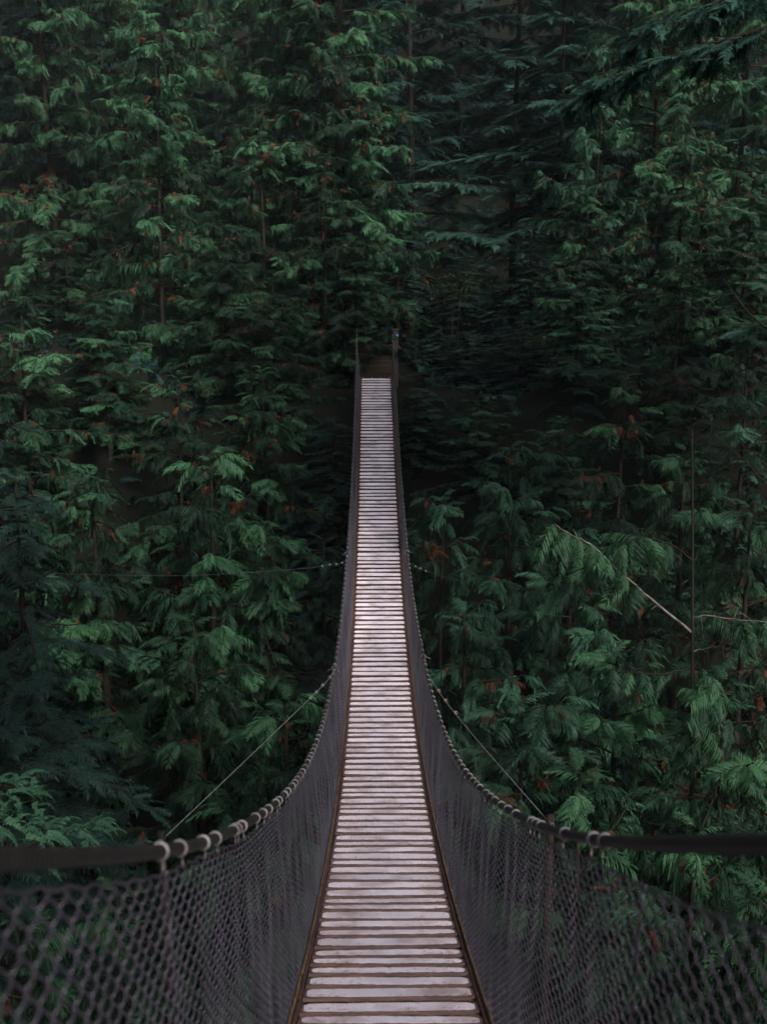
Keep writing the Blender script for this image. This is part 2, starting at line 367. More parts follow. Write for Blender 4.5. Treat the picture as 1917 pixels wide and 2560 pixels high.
def make_tree(H, R, nb, style, seed, z_start=0.06, step=0.22, fs=0.62, rust=0.05, tr=1.0, tone=0.40):
    """returns (trunk mesh, crown mesh) of a conifer"""
    r = np.random.default_rng(seed); random.seed(seed)
    tb = MB()
    ht = np.linspace(0, H * 0.985, 12); rad = tr * (0.011 * H + 0.02) * (1 - ht / H) ** 0.9 + 0.012
    wob = np.stack([np.sin(ht * 0.5 + seed) * 0.05 * r.uniform(.5, 1), np.cos(ht * 0.43 + seed) * 0.05, ht], -1); wob[0, :2] = 0
    wob[0, 2] = -0.5
    tb.tubes(wob, rad[None], 10, ref=(1, 0, 0))
    F = Fol(); limbs = []
    for i in range(nb):
        t = (i + r.uniform(0, 1)) / nb; zz = H * (z_start + (0.985 - z_start) * t)
        th = i * 2.39996 + r.normal(0, 0.25); k = 1 - zz / H
        clump = 1 + 0.38 * math.sin(th * 2 + zz * 1.1 + seed) * math.sin(zz * 2.3 + seed * 1.7) + 0.22 * math.sin(th * 3 - zz * 1.7 + seed)
        L = (R * k ** 0.75 * 0.95 + 0.22) * r.uniform(0.65, 1.15) * max(.35, clump)
        if style in ('hem', 'fir'): up, dn, tip = 0.10, 0.28, 0.0
        else: up, dn, tip = 0.22 + 0.5 * (1 - k) ** 3, 0.62 * min(1, .35 + k), 0.20
        cv = r.normal(0, 0.22); up *= r.uniform(.4, 1.6); dn *= r.uniform(.6, 1.5)
        def bp(u): return np.array([L * u * math.cos(th + cv * u), L * u * math.sin(th + cv * u), zz + L * (up * u - dn * u * u + tip * u ** 4)])
        U = np.linspace(0, 0.97, 6); pts = np.array([bp(u) for u in U]); limbs.append((pts, 0.008 + 0.009 * L * (1 - 0.8 * U)))
        m = max(2, int(L / step)); dead = r.uniform() < rust * 1.5; base = np.clip(r.normal(tone, 0.22), 0.0, 0.82)
        for q in range(m):
            u = 0.16 + 0.84 * (q + r.uniform(0.2, 0.8)) / m; p = bp(u)
            for side in (-1, 1):
                if r.uniform() < 0.08: continue
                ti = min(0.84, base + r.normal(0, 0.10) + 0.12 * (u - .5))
                if r.uniform() < (rust * 1.7 if not dead else 0.4): ti = 0.93 + 0.07 * r.uniform()
                if style in ('hem', 'fir'):
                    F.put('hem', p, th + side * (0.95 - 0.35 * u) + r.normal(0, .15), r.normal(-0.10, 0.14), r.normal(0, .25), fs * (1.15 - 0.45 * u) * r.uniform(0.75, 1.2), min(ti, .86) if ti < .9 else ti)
                else:
                    kd = ('fan', 'curtain', 'hook')[int(r.choice(3, p=[0.36, 0.40, 0.24]))]; rs = 0.44 if ti > .9 else 1.0
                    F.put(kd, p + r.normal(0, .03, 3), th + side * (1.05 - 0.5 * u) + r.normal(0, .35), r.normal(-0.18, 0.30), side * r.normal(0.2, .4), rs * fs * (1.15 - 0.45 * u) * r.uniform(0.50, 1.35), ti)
                    if ti > .9: F.put('curtain', p + r.normal(0, .10, 3), r.uniform(0, 6.28), -1.2, 0, fs * r.uniform(.15, .3), .93)
        F.put('hem' if style in ('hem', 'fir') else 'fan', bp(0.93), th + cv, r.normal(0.08, .12), r.normal(0, .2), fs * r.uniform(.7, 1.05), np.clip(base + .15, 0, .8))
        if style not in ('hem', 'fir'):
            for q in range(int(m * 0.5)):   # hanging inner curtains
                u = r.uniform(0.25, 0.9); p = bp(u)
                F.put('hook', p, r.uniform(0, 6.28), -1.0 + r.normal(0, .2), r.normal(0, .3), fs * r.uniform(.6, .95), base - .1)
                if r.uniform() < rust * 2: F.put('hook', p + r.normal(0, .1, 3), r.uniform(0, 6.28), -1.1, 0, fs * r.uniform(.2, .4), 0.91 + .09 * r.uniform())
    for q in range(7):
        F.put('hem' if style in ('hem', 'fir') else 'fan', (wob[-1, 0], wob[-1, 1], H * (0.955 + 0.006 * q)), q * 2.4, 0.55, 0, 0.34 * r.uniform(.8, 1.1), 0.6)
    lp = np.array([a for a, _ in limbs]); lr = np.array([b for _, b in limbs])
    V, Q, T = tubes(lp, lr, 4, cap=False); tb.add(V, Q, T)
    tm = mesh('trunk', np.concatenate(tb.V), np.concatenate(tb.Q), np.concatenate(tb.T), [M_bark])
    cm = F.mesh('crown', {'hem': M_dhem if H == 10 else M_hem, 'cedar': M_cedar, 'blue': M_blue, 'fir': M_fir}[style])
    return tm, cm

KINDS = {
    'young': [make_tree(10, 3.1, 46, 'cedar', 21, z_start=0.02, rust=0.08, tr=.65, fs=.54, step=.145), make_tree(10, 2.7, 44, 'cedar', 22, z_start=0.02, rust=0.08, tr=.65, fs=.50, step=.14), make_tree(10, 3.4, 48, 'cedar', 23, z_start=0.02, rust=0.08, tr=.65, fs=.57, step=.15), make_tree(10, 2.9, 40, 'cedar', 28, z_start=0.05, rust=0.08, tr=.65, fs=.60, step=.155)],
    'near': [make_tree(10, 2.8, 56, 'cedar', 24, z_start=0.10, fs=.40, step=.125), make_tree(10, 2.6, 52, 'cedar', 25, z_start=0.10, fs=.37, step=.12)],
    'high': [make_tree(10, 2.7, 38, 'cedar', 26, z_start=0.42, fs=.50, step=.15), make_tree(10, 2.4, 36, 'cedar', 27, z_start=0.45, fs=.46, step=.14)],
    'blue': [make_tree(10, 2.7, 54, 'blue', 31, fs=0.44, z_start=0.06, rust=0.04, tr=.6, step=.13), make_tree(10, 2.5, 50, 'blue', 32, fs=0.41, z_start=0.06, rust=0.04, tr=.6, step=.125)],
    'tall': [make_tree(22, 5.0, 100, 'cedar', 41, step=0.17, fs=0.64, rust=0.09, tone=.55, tr=.65), make_tree(22, 4.6, 96, 'cedar', 42, step=0.17, fs=0.62, rust=0.09, tone=.55, tr=.65)],  # lighter tone stands in for sky light on the upper foliage
    'over': [make_tree(22, 4.8, 84, 'cedar', 43, step=0.18, fs=0.64, rust=0.06, tone=.5, z_start=.17)],
    'hemlock': [make_tree(24, 4.8, 120, 'hem', 51, step=0.25, fs=1.0, rust=0, tone=.5, tr=.6), make_tree(24, 4.4, 115, 'hem', 52, step=0.25, fs=1.0, rust=0, tone=.5, tr=.6)],
    'bluehem': [make_tree(24, 6.2, 66, 'fir', 81, step=0.24, fs=1.0, rust=0, tone=.42, tr=.6), make_tree(24, 5.6, 62, 'fir', 82, step=0.24, fs=1.0, rust=0, tone=.42, tr=.6)],
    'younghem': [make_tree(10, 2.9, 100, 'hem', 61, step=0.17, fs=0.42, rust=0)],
}
HT = {'young': 10, 'high': 10, 'near': 10, 'blue': 10, 'over': 22, 'tall': 22, 'bluehem': 24, 'hemlock': 24, 'younghem': 10}
NAMES = {'young': 'young_cedar', 'high': 'young_cedar', 'near': 'young_cedar', 'blue': 'young_cedar', 'over': 'cedar_tree', 'tall': 'cedar_tree', 'bluehem': 'hemlock_tree', 'hemlock': 'hemlock_tree', 'younghem': 'hemlock_sapling'}
CATS = {'young': 'cedar tree', 'high': 'cedar tree', 'near': 'cedar tree', 'blue': 'cedar tree', 'over': 'cedar tree', 'tall': 'cedar tree', 'bluehem': 'hemlock tree', 'hemlock': 'hemlock tree', 'younghem': 'hemlock tree'}
GRPS = {'young': 'young cedars on the canyon slopes', 'high': 'young cedars on the canyon slopes', 'near': 'young cedars on the canyon slopes', 'blue': 'young cedars on the canyon slopes', 'over': 'tall cedars above the far bank', 'tall': 'tall cedars above the far bank',
        'bluehem': 'dark hemlocks behind the far landing', 'hemlock': 'dark hemlocks behind the far landing', 'younghem': 'young hemlocks below the bridge'}
S = 1917 / 1656.0
ROOTS = []
def plant(kind, x, y, d, label, wide=1.0, group=None):
    """apex at photo pixel (x, y of the 1656 px wide view), d metres along the view axis; foot on the terrain"""
    p = P(x * S, y * S, d); g = float(terrain(p[0], p[1])); h = p[2] - g
    s = h / HT[kind]; sxy = min(max(s, 0.62), 1.25) ** 0.6 * wide
    kind = 'near' if kind == 'young' and d < 20 else kind
    v = random.randrange(len(KINDS[kind])); tm, cm = KINDS[kind][v]
    t = empty(NAMES[kind], (p[0], p[1], g)); t.rotation_euler.z = random.uniform(0, 6.28)
    t.scale = (sxy, sxy, s)
    tag(t, label, CATS[kind], group or GRPS[kind])
    obj('trunk', tm, t); obj('crown', cm, t)
    return t

random.seed(5)
TREES = [
    # left mass
    ('tall', 330, -260, 34, 'tall cedar with rust flecked sprays filling the upper left of the forest'),
    ('tall', 640, -330, 35, 'tall cedar rising left of the dark gap above the bridge landing'),
    ('tall', 60, -420, 39, 'shaded tall cedar in the top left corner of the forest'),
    ('young', 140, 500, 30, 'bushy cedar by the left edge whose top meets a dark hollow'),
    ('young', 330, 90, 30, 'cedar with pale green top in the upper left forest'),
    ('young', 470, 470, 28.5, 'cedar with many rusty dead sprays left of the bridge landing'),
    ('over', 728, -420, 31.6, 'tall cedar whose branches overhang the far end of the bridge'),
    ('young', 690, 40, 32, 'narrow cedar bordering the dark gap at the top of the forest'),
    ('young', 700, 330, 31, 'cedar directly left of the hemlocks, above the far end of bridge'),
    ('young', 770, 520, 31.5, 'low cedar whose tip overhangs the left post of the landing'),
    ('young', 590, 600, 28, 'cedar spreading just left of the far landing'),
    ('young', 220, 640, 26, 'full green cedar in the left forest, level with the bridge landing'),
    ('young', 40, 640, 24, 'round topped cedar cut by the left frame edge beside rusty sprays'),
    ('young', 570, 790, 25.5, 'bright tipped cedar left of the highest planks'),
    ('young', 380, 800, 24, 'cedar in the middle of the left slope, above the drooping one'),
    ('high', 455, 970, 21, 'strongly drooping cedar left of the middle of bridge'),
    ('high', 200, 1010, 21, 'dark cedar behind the left hemlock, below the full green cedar'),
    ('high', 570, 1120, 21.5, 'shaded cedar against the left railing halfway along the bridge'),
    ('high', 420, 1330, 18, 'dim drooping cedar above the long left guy cable'),
    ('high', 620, 1500, 15.5, 'small dark cedar whose sprays touch the left hand cable'),
    ('tall', 200, -560, 42, 'cedar far back between the two tall cedars at upper left'),
    ('tall', 520, -620, 43, 'cedar far back in the middle of the upper left forest'),
    ('hemlock', 20, -700, 47, 'shaded hemlock far back in the top left corner'),
    ('hemlock', 360, -760, 49, 'shaded hemlock far back behind the upper left cedars'),
    ('hemlock', 640, -700, 46, 'shaded hemlock far back left of the central gap'),
    ('hemlock', 1400, -700, 46, 'shaded hemlock far back behind the upper right cedars'),
    ('hemlock', 1600, -720, 47, 'shaded hemlock far back in the top right corner'),
    ('tall', 1540, -600, 42, 'cedar far back at the upper right'),
    ('bluehem', 1230, -300, 36, 'hemlock with bluish boughs reaching toward the upper right cedars'),
    ('younghem', -20, 860, 20, 'dark hemlock at the left edge just above the feathery hemlock'),
    ('young', 60, 1120, 21, 'dark cedar seen between the feathery hemlock and the bright left cedars'),
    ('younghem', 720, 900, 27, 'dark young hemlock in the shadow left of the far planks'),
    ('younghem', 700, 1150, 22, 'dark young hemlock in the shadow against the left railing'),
    ('younghem', 860, 380, 37, 'bluish young hemlock left of the leafy shrub'),
    ('young', 560, 220, 32, 'cedar between the two bright upper left cedars'),
    ('younghem', 1150, 480, 33, 'young hemlock beside the broad right cedar'),
    ('younghem', 1130, 700, 31, 'dark young hemlock on the bank beside the low pointed cedars'),
    ('blue', 1210, 900, 26, 'cedar in the notch between the dense cedar and the pointed cedar'),
    # centre back
    ('bluehem', 890, -520, 38.5, 'dark hemlock with straight trunk above the far landing'),
    ('bluehem', 1130, -450, 37.5, 'bluish hemlock with layered boughs right of the straight trunked hemlock'),
    ('hemlock', 800, -700, 47, 'deeply shaded hemlock at the back, left of the straight trunk'),
    ('hemlock', 1010, -750, 48, 'deeply shaded hemlock at the back of the central gap'),
    ('hemlock', 1260, -720, 48, 'deeply shaded hemlock behind the right cedars'),
    ('younghem', 1000, 540, 35, 'low bluish hemlock right of the far landing'),
    ('younghem', 1010, 720, 33, 'flat spreading hemlock shrub beside the landing posts'),
    # right mass
    ('tall', 1450, -350, 33, 'tall cedar with hanging sprays filling the upper right forest'),
    ('tall', 1640, -300, 34, 'tall cedar cut by the right frame edge near the top'),
    ('blue', 1300, 90, 33, 'cedar at the left border of the upper right forest'),
    ('young', 1270, 420, 31, 'cedar with pale hanging sprays right of the central dark gap'),
    ('young', 1480, 270, 29, 'cedar with orange dead sprays in the upper right'),
    ('young', 1620, 420, 27, 'cedar at the right edge with small orange flecks'),
    ('blue', 1250, 590, 28, 'broad cedar right of the low bluish hemlock'),
    ('young', 1470, 590, 25.5, 'full cedar on the right slope level with the landing'),
    ('blue', 1620, 690, 23, 'cedar behind the dark limbs at the right edge'),
    ('blue', 900, 850, 28.5, 'low cedar growing against the right side of the far planks'),
    ('blue', 1040, 830, 27.5, 'small pointed cedar on the bank right of the highest planks'),
    ('young', 1350, 800, 23, 'dense cedar in the middle of the right forest'),
    ('blue', 1110, 955, 22, 'pale blue green cedar with curled tips right of the bridge'),
    ('blue', 960, 1060, 21, 'cedar close to the right hand cable below the bank'),
    ('young', 1480, 960, 19.5, 'cedar behind the thin bare trunk at right'),
    ('blue', 1240, 1140, 18, 'cedar between the pale blue green cedar and the thin bare trunk'),
    ('young', 1620, 1080, 17, 'shaded cedar at the right edge behind bare twigs'),
    ('blue', 1000, 1300, 17, 'cedar beside the right hand cable halfway along the bridge'),
    ('young', 1340, 1390, 15.5, 'cedar with rusty sprays left of the thin bare trunk'),
    ('blue', 1130, 1490, 13.5, 'drooping cedar above the right guy cable'),
    ('young', 1570, 1450, 13.5, 'dark cedar right of the thin bare trunk above the hand cable'),
    ('young', 1260, 1640, 12, 'low cedar just above the curve of the right hand cable'),
]
for k, x, y, d, lab in TREES: plant(k, x, y, d, lab)
plant('younghem', 30, 1010, 15, 'dark feathery hemlock at the left edge, middle height', wide=1.0)
plant('younghem', -20, 1400, 12, 'lower dark hemlock at the left edge above the ferns', wide=1.0)
# plants under and beside the near end, seen through the wire fence
for k, x, y, d, lab, w in [
    ('young', 250, 1900, 8.5, 'small cedar seen through the left wire fence', .6),
    ('young', 60, 1960, 7.0, 'cedar sapling behind the fence in the lower left corner', .5),
    ('young', 470, 1800, 9.5, 'cedar sapling with its tip poking above the left hand cable', .45),
    ('young', 1500, 1760, 9.0, 'cedar behind the right hand cable with yellow green hanging sprays', .6),
    ('young', 1400, 1960, 8.0, 'small cedar seen through the right wire fence', .55),
    ('young', 1640, 1900, 7.5, 'cedar sapling behind the fence in the lower right corner', .5)]:
    plant(k, x, y, d, lab, wide=w, group='saplings below the near bank')

# ------------------------------------------------------------------ unseen trees added for shade: beside and behind the camera, high ones at right
SHADE_TREES = [('tall', 6.3, 0.2, 2.6, 'small unseen cedar added for shade on the near slope beside the bridge end, right'), ('hemlock', 8.3, 3.2, 2.4, 'small unseen hemlock added for shade on the near slope right of the camera'),
        ('hemlock', -8.5, 9.5, 9, 'unseen hemlock added to block sky light on the near slope left of the camera'), ('hemlock', -7.5, 2.0, 12, 'unseen hemlock added to block sky light on the near bank left of the bridge end'),
        ('hemlock', -5.5, -6.0, 14, 'unseen hemlock added to block sky light behind the near bridge end, left'), ('hemlock', -12.5, 15, 10, 'unseen hemlock added to block sky light in the left canyon side outside the frame'),
        ('tall', 8.4, -12.5, 6, 'unseen cedar added for shade behind the near bridge end, right'), ('highcrown', 3.1, -3.8, 12.5, 'unseen high crowned hemlock added to block sun on the near bank, behind the camera at right'),
        ('highcrown', 3.3, 0.8, 12.8, 'unseen high crowned hemlock added to block sun on the near bank beside the bridge end'),         ('highcrown', 8.6, 9.6, 18, 'unseen high crowned hemlock added to block sun right of the frame, nearest the camera'), ('highcrown', 10.4, 12.2, 19, 'unseen high crowned hemlock added to block sun right of the frame, second from the camera'),
        ('highcrown', 9.2, 15.2, 18.5, 'unseen high crowned hemlock added to block sun right of the frame, farthest from the camera')]
KINDS['highcrown'] = [make_tree(28, 16, 66, 'hem', 72, z_start=0.72, step=0.20, fs=1.3, rust=0)]  # added shade tree, crown set high to block sun above the bridge
for d_, v_ in ((HT, 27), (NAMES, 'hemlock_tree'), (CATS, 'hemlock tree')): d_['canopy'] = v_; d_['highcrown'] = 28 if v_ == 27 else v_
for k, x, y, h, lab in SHADE_TREES:
    g = float(terrain(x, y)); v = random.randrange(2) % len(KINDS[k]); tm, cm = KINDS[k][v]; t = empty(NAMES[k], (x, y, g)); s_ = (h - g) / HT[k] if h else 1.0
    t.scale = (.85, .85, s_) if k != 'highcrown' or y > 3 else (.6, .6, s_); t.rotation_euler.z = x; tag(t, lab, CATS[k], 'unseen trees added for shade' if h else GRPS['hemlock']); obj('trunk', tm, t); obj('crown', cm, t)

# ------------------------------------------------------------------ ground cover on the slopes
r = np.random.default_rng(90); random.seed(90); F = Fol(); n = 0
while n < 5200:
    X, Y = r.uniform(-16, 16), r.uniform(12, 58)
    if Y > 44 and X < -6: continue
    if abs(X) < 1.6 and Y > 28.5: continue
    z = float(terrain(X, Y)); ya = r.uniform(0, 6.28); n += 1
    F.put('fern' if r.uniform() < .6 else 'fan', (X, Y, z + .02), ya, r.uniform(.2, 1.0), r.normal(0, .2), r.uniform(.45, .95) * (1 if Y < 44 else 1.7), np.clip(r.normal(.15, .12), 0, .5))
tag(obj('undergrowth', F.mesh('undergrowth', M_hem)), 'dark ferns and low growth on the slopes', 'undergrowth', kind='stuff')

# ------------------------------------------------------------------ suspension bridge
bridge = tag(empty('suspension_bridge', (0, 0, 0)), 'narrow plank suspension bridge with chain link sides crossing the canyon', 'bridge')
M_wood = mat('plank_wood', (0.12, 0.066, 0.058), 0.75, 0.3, var=(0.05, 0.03, 0.027), vscale=5, stretch=(1.5, 12, 12), bump=0.3, bscale=20,
             ramp=[(0.3, (0.025, 0.016, 0.015)), (0.6, (0.085, 0.048, 0.043)), (0.75, (0.16, 0.058, 0.038))])
M_red = mat('red_wood', (0.13, 0.036, 0.022), 0.7, 0.3, var=(0.06, 0.022, 0.016), vscale=6, stretch=(1.5, 12, 12))
M_kerb = mat('mossy_kerb', (0.11, 0.075, 0.035), 0.85, 0.2, var=(0.035, 0.022, 0.016), vscale=9, stretch=(4, 1, 4), bump=0.6, bscale=40,
             ramp=[(0.36, (0.035, 0.022, 0.016)), (0.55, (0.12, 0.075, 0.035)), (0.72, (0.16, 0.13, 0.06))])
M_tread = bpy.data.materials.new('galvanised_tread'); M_tread.use_nodes = True
def tread():
    n = M_tread.node_tree.nodes; l = M_tread.node_tree.links; b = n['Principled BSDF']
    tc = n.new('ShaderNodeTexCoord'); sep = n.new('ShaderNodeSeparateXYZ'); l.new(tc.outputs['Object'], sep.inputs[0])
    def grid(out, freq):
        mu = n.new('ShaderNodeMath'); mu.operation = 'MULTIPLY'; mu.inputs[1].default_value = freq; l.new(out, mu.inputs[0])
        s_ = n.new('ShaderNodeMath'); s_.operation = 'SINE'; l.new(mu.outputs[0], s_.inputs[0]); return s_.outputs[0]
    gx_ = grid(sep.outputs[0], 2 * PI / 0.0127); gy_ = grid(sep.outputs[1], 2 * PI / 0.0127)
    mx = n.new('ShaderNodeMath'); mx.operation = 'MAXIMUM'; l.new(gx_, mx.inputs[0]); l.new(gy_, mx.inputs[1])
    mr = n.new('ShaderNodeMapRange'); mr.inputs['From Min'].default_value = -0.6; mr.inputs['From Max'].default_value = 0.9
    l.new(mx.outputs[0], mr.inputs[0])
    nz = n.new('ShaderNodeTexNoise'); nz.inputs['Scale'].default_value = 3.0; nz.inputs['Detail'].default_value = 5; l.new(tc.outputs['Object'], nz.inputs['Vector'])
    oi = n.new('ShaderNodeObjectInfo'); ad = n.new('ShaderNodeVectorMath'); ad.operation = 'ADD'
    sc_ = n.new('ShaderNodeVectorMath'); sc_.operation = 'SCALE'; sc_.inputs[3].default_value = 40; 
    cb = n.new('ShaderNodeCombineXYZ'); l.new(oi.outputs['Random'], cb.inputs[0]); l.new(oi.outputs['Random'], cb.inputs[1]); l.new(cb.outputs[0], sc_.inputs[0])
    l.new(tc.outputs['Object'], ad.inputs[0]); l.new(sc_.outputs[0], ad.inputs[1]); l.new(ad.outputs[0], nz.inputs['Vector'])
    cr = n.new('ShaderNodeValToRGB'); e = cr.color_ramp.elements
    e[0].position = 0.33; e[0].color = (0.46, 0.37, 0.37, 1); e[1].position = 0.52; e[1].color = (0.76, 0.66, 0.70, 1)
    l.new(nz.outputs['Fac'], cr.inputs[0])
    mix = n.new('ShaderNodeMixRGB'); mix.blend_type = 'MIX'; l.new(mr.outputs[0], mix.inputs[0])
    dk = n.new('ShaderNodeMixRGB'); dk.blend_type = 'MULTIPLY'; dk.inputs[0].default_value = 1; dk.inputs[2].default_value = (0.48, 0.46, 0.48, 1); l.new(cr.outputs[0], dk.inputs[1])
    l.new(dk.outputs[0], mix.inputs[1]); l.new(cr.outputs[0], mix.inputs[2])
    # centre of each plank worn bluish by feet, each plank a little different
    wx = n.new('ShaderNodeMath'); wx.operation = 'ABSOLUTE'; l.new(sep.outputs[0], wx.inputs[0])
    m2 = n.new('ShaderNodeMapRange'); m2.inputs['From Min'].default_value = 0.05; m2.inputs['From Max'].default_value = 0.28; m2.inputs['To Min'].default_value = 0.45; m2.inputs['To Max'].default_value = 0
    l.new(wx.outputs[0], m2.inputs[0])
    wr = n.new('ShaderNodeMixRGB'); wr.blend_type = 'MULTIPLY'; wr.inputs[2].default_value = (0.80, 0.86, 0.92, 1)
    l.new(m2.outputs[0], wr.inputs[0]); l.new(mix.outputs[0], wr.inputs[1])
    hv = n.new('ShaderNodeHueSaturation'); m3 = n.new('ShaderNodeMapRange'); m3.inputs['To Min'].default_value = 0.86; m3.inputs['To Max'].default_value = 1.1
    l.new(oi.outputs['Random'], m3.inputs[0]); l.new(m3.outputs[0], hv.inputs['Value']); l.new(wr.outputs[0], hv.inputs['Color'])
    l.new(hv.outputs[0], b.inputs['Base Color'])
    b.inputs['Roughness'].default_value = 0.5; b.inputs['Metallic'].default_value = 0.0; b.inputs['Specular IOR Level'].default_value = 0.5
    bp = n.new('ShaderNodeBump'); bp.inputs['Strength'].default_value = 0.25; bp.inputs['Distance'].default_value = 0.002
    l.new(mx.outputs[0], bp.inputs['Height']); l.new(bp.outputs[0], b.inputs['Normal'])
tread()
M_steel = mat('weathered_steel', (0.14, 0.14, 0.145), 0.6, 0.3, 0.2, var=(0.05, 0.048, 0.048), vscale=30)
M_dsteel = mat('dark_steel', (0.05, 0.05, 0.055), 0.55, 0.5, 0.3, var=(0.03, 0.028, 0.03), vscale=20)
M_vinyl = mat('vinyl_wire', (0.042, 0.035, 0.049), 0.33, 0.4, var=(0.019, 0.017, 0.022), vscale=3)
M_tie = mat('pale_tie', (0.26, 0.235, 0.23), 0.5, 0.4, var=(0.10, 0.088, 0.082), vscale=12)
M_rust = mat('rusty_clamp', (0.22, 0.12, 0.09), 0.7, 0.4, 0.3, var=(0.14, 0.07, 0.05), vscale=40)

def rope_mat():
    m = mat('black_cable', (0.013, 0.0115, 0.0105), 0.5, 0.22, var=(0.007, 0.006, 0.006), vscale=14)
    n = m.node_tree.nodes; l = m.node_tree.links
    tc = n.new('ShaderNodeTexCoord'); w = n.new('ShaderNodeTexWave'); w.wave_type = 'BANDS'; w.bands_direction = 'Y'
    w.inputs['Scale'].default_value = 16.0; w.inputs['Distortion'].default_value = 0.3
    l.new(tc.outputs['Object'], w.inputs['Vector'])
    bp = n.new('ShaderNodeBump'); bp.inputs['Strength'].default_value = 0.6; bp.inputs['Distance'].default_value = 0.006
    l.new(w.outputs['Fac'], bp.inputs['Height']); l.new(bp.outputs[0], n['Principled BSDF'].inputs['Normal'])
    return m
M_cable = rope_mat()


# planks, spaced along the curved deck
def rotx(a): return np.array([[1, 0, 0], [0, math.cos(a), -math.sin(a)], [0, math.sin(a), math.cos(a)]])
YY = np.linspace(-1.2, 31.0, 4000); ZZ = deck_z(YY); SS = np.concatenate([[0], np.cumsum(np.hypot(np.diff(YY), np.diff(ZZ)))])
PT = 0.019
plank_specs = []; s = 0.05
rp = np.random.default_rng(77)
while s < SS[-1] - 0.1:
    w = rp.choice([0.150, 0.150, 0.158, 0.138, 0.108]) * rp.uniform(0.97, 1.03)
    Y = float(np.interp(s + w / 2, SS, YY)); plank_specs.append((Y, w)); s += w + rp.uniform(0.060, 0.084)
def plank_geo(w, seed):
    r = np.random.default_rng(seed); n = 13
    X = np.linspace(-0.455, 0.455, n); e0 = np.cumsum(r.normal(0, .0012, n)); e1 = np.cumsum(r.normal(0, .0012, n)); zt = np.cumsum(r.normal(0, .0007, n))
    e0 -= e0.mean(); e1 -= e1.mean(); zt -= zt.mean(); b = 0.005
    V = []
    for x, a0, a1, z in zip(X, e0, e1, zt):
        y0, y1 = -w / 2 + a0, w / 2 + a1
        V += [(x, y0, -PT + z), (x, y0, -b + z), (x, y0 + b, z), (x, y1 - b, z), (x, y1, -b + z), (x, y1, -PT + z)]
    Q = [(6 * i + k, 6 * i + (k + 1) % 6, 6 * i + 6 + (k + 1) % 6, 6 * i + 6 + k) for i in range(n - 1) for k in range(6)]
    T = [(0, k, k + 1) for k in range(1, 5)] + [(6 * (n - 1), 6 * (n - 1) + k + 1, 6 * (n - 1) + k) for k in range(1, 5)]
    # wire cloth sheet wrapped over the top: ragged, corners rounded, its front edge sagging onto the plank's face
    m = 41; TV = []; XX = np.linspace(-0.438, 0.438, m)
    l0, l1 = r.uniform(.0, .014), r.uniform(.0, .014)
    for x in XX:
        t = abs(x) / 0.438; rc = 0.018 * max(0, (t - .93) / .07) ** 2 + 0.010 * t ** 3 * r.uniform(.7, 1.1)
        f = np.interp(x, X, e0); bk = np.interp(x, X, e1); z = np.interp(x, X, zt) + 0.004 + r.normal(0, .0006)
        fr = l0 + r.normal(0, .0016) + rc * 0.8
        TV += [(x, -w / 2 + f + fr, z - 0.0015), (x, -w / 2 + f + fr + .012, z), (x, w / 2 + bk - l1 * .3 - rc * 1.2 - .004, z), (x, w / 2 + bk - rc * 1.2 + .002 + r.normal(0, .0012), z - .004)]
    TQ = [(4 * i + k, 4 * i + k + 1, 4 * i + 5 + k, 4 * i + 4 + k) for i in range(m - 1) for k in range(3)]
    return np.array(V), np.array(Q), np.array(T), np.array(TV), np.array(TQ)
in_view = [i for i, (Y, w) in enumerate(plank_specs) if Y > 4.15]
single = set(in_view[:100])
rest, rest_t = MB(), MB()
for i, (Y, w) in enumerate(plank_specs):
    a = math.atan(float(np.polyval(np.polyder(zfit), min(max(Y, Y_A), Y_B)))) + rp.normal(0, 0.012)
    yaw = rp.normal(0, 0.006); V, Q, T, TV, TQ = plank_geo(w, 1000 + i)
    c = np.array([float(deck_x(Y)) + rp.normal(0, .002), Y, float(deck_z(Y)) + rp.normal(0, .002)])
    if i in single:
        o = obj('plank', mesh('plank', V, Q, T, [M_red if rp.uniform() < 0.07 else M_wood], smooth=False), bridge, c); o.rotation_euler = (a, 0, yaw)
        k = obj('wire_cloth', mesh('wire_cloth', TV, TQ, mats=[M_tread], smooth=False), o)
    else:
        R = rotx(a); rest.add(V @ R.T + c, Q, T); rest_t.add(TV @ R.T + c, TQ)
o = rest.build('plank', [M_wood], bridge, smooth=False); o['kind'] = 'stuff'
k = rest_t.build('wire_cloth', [M_tread], o, smooth=False)

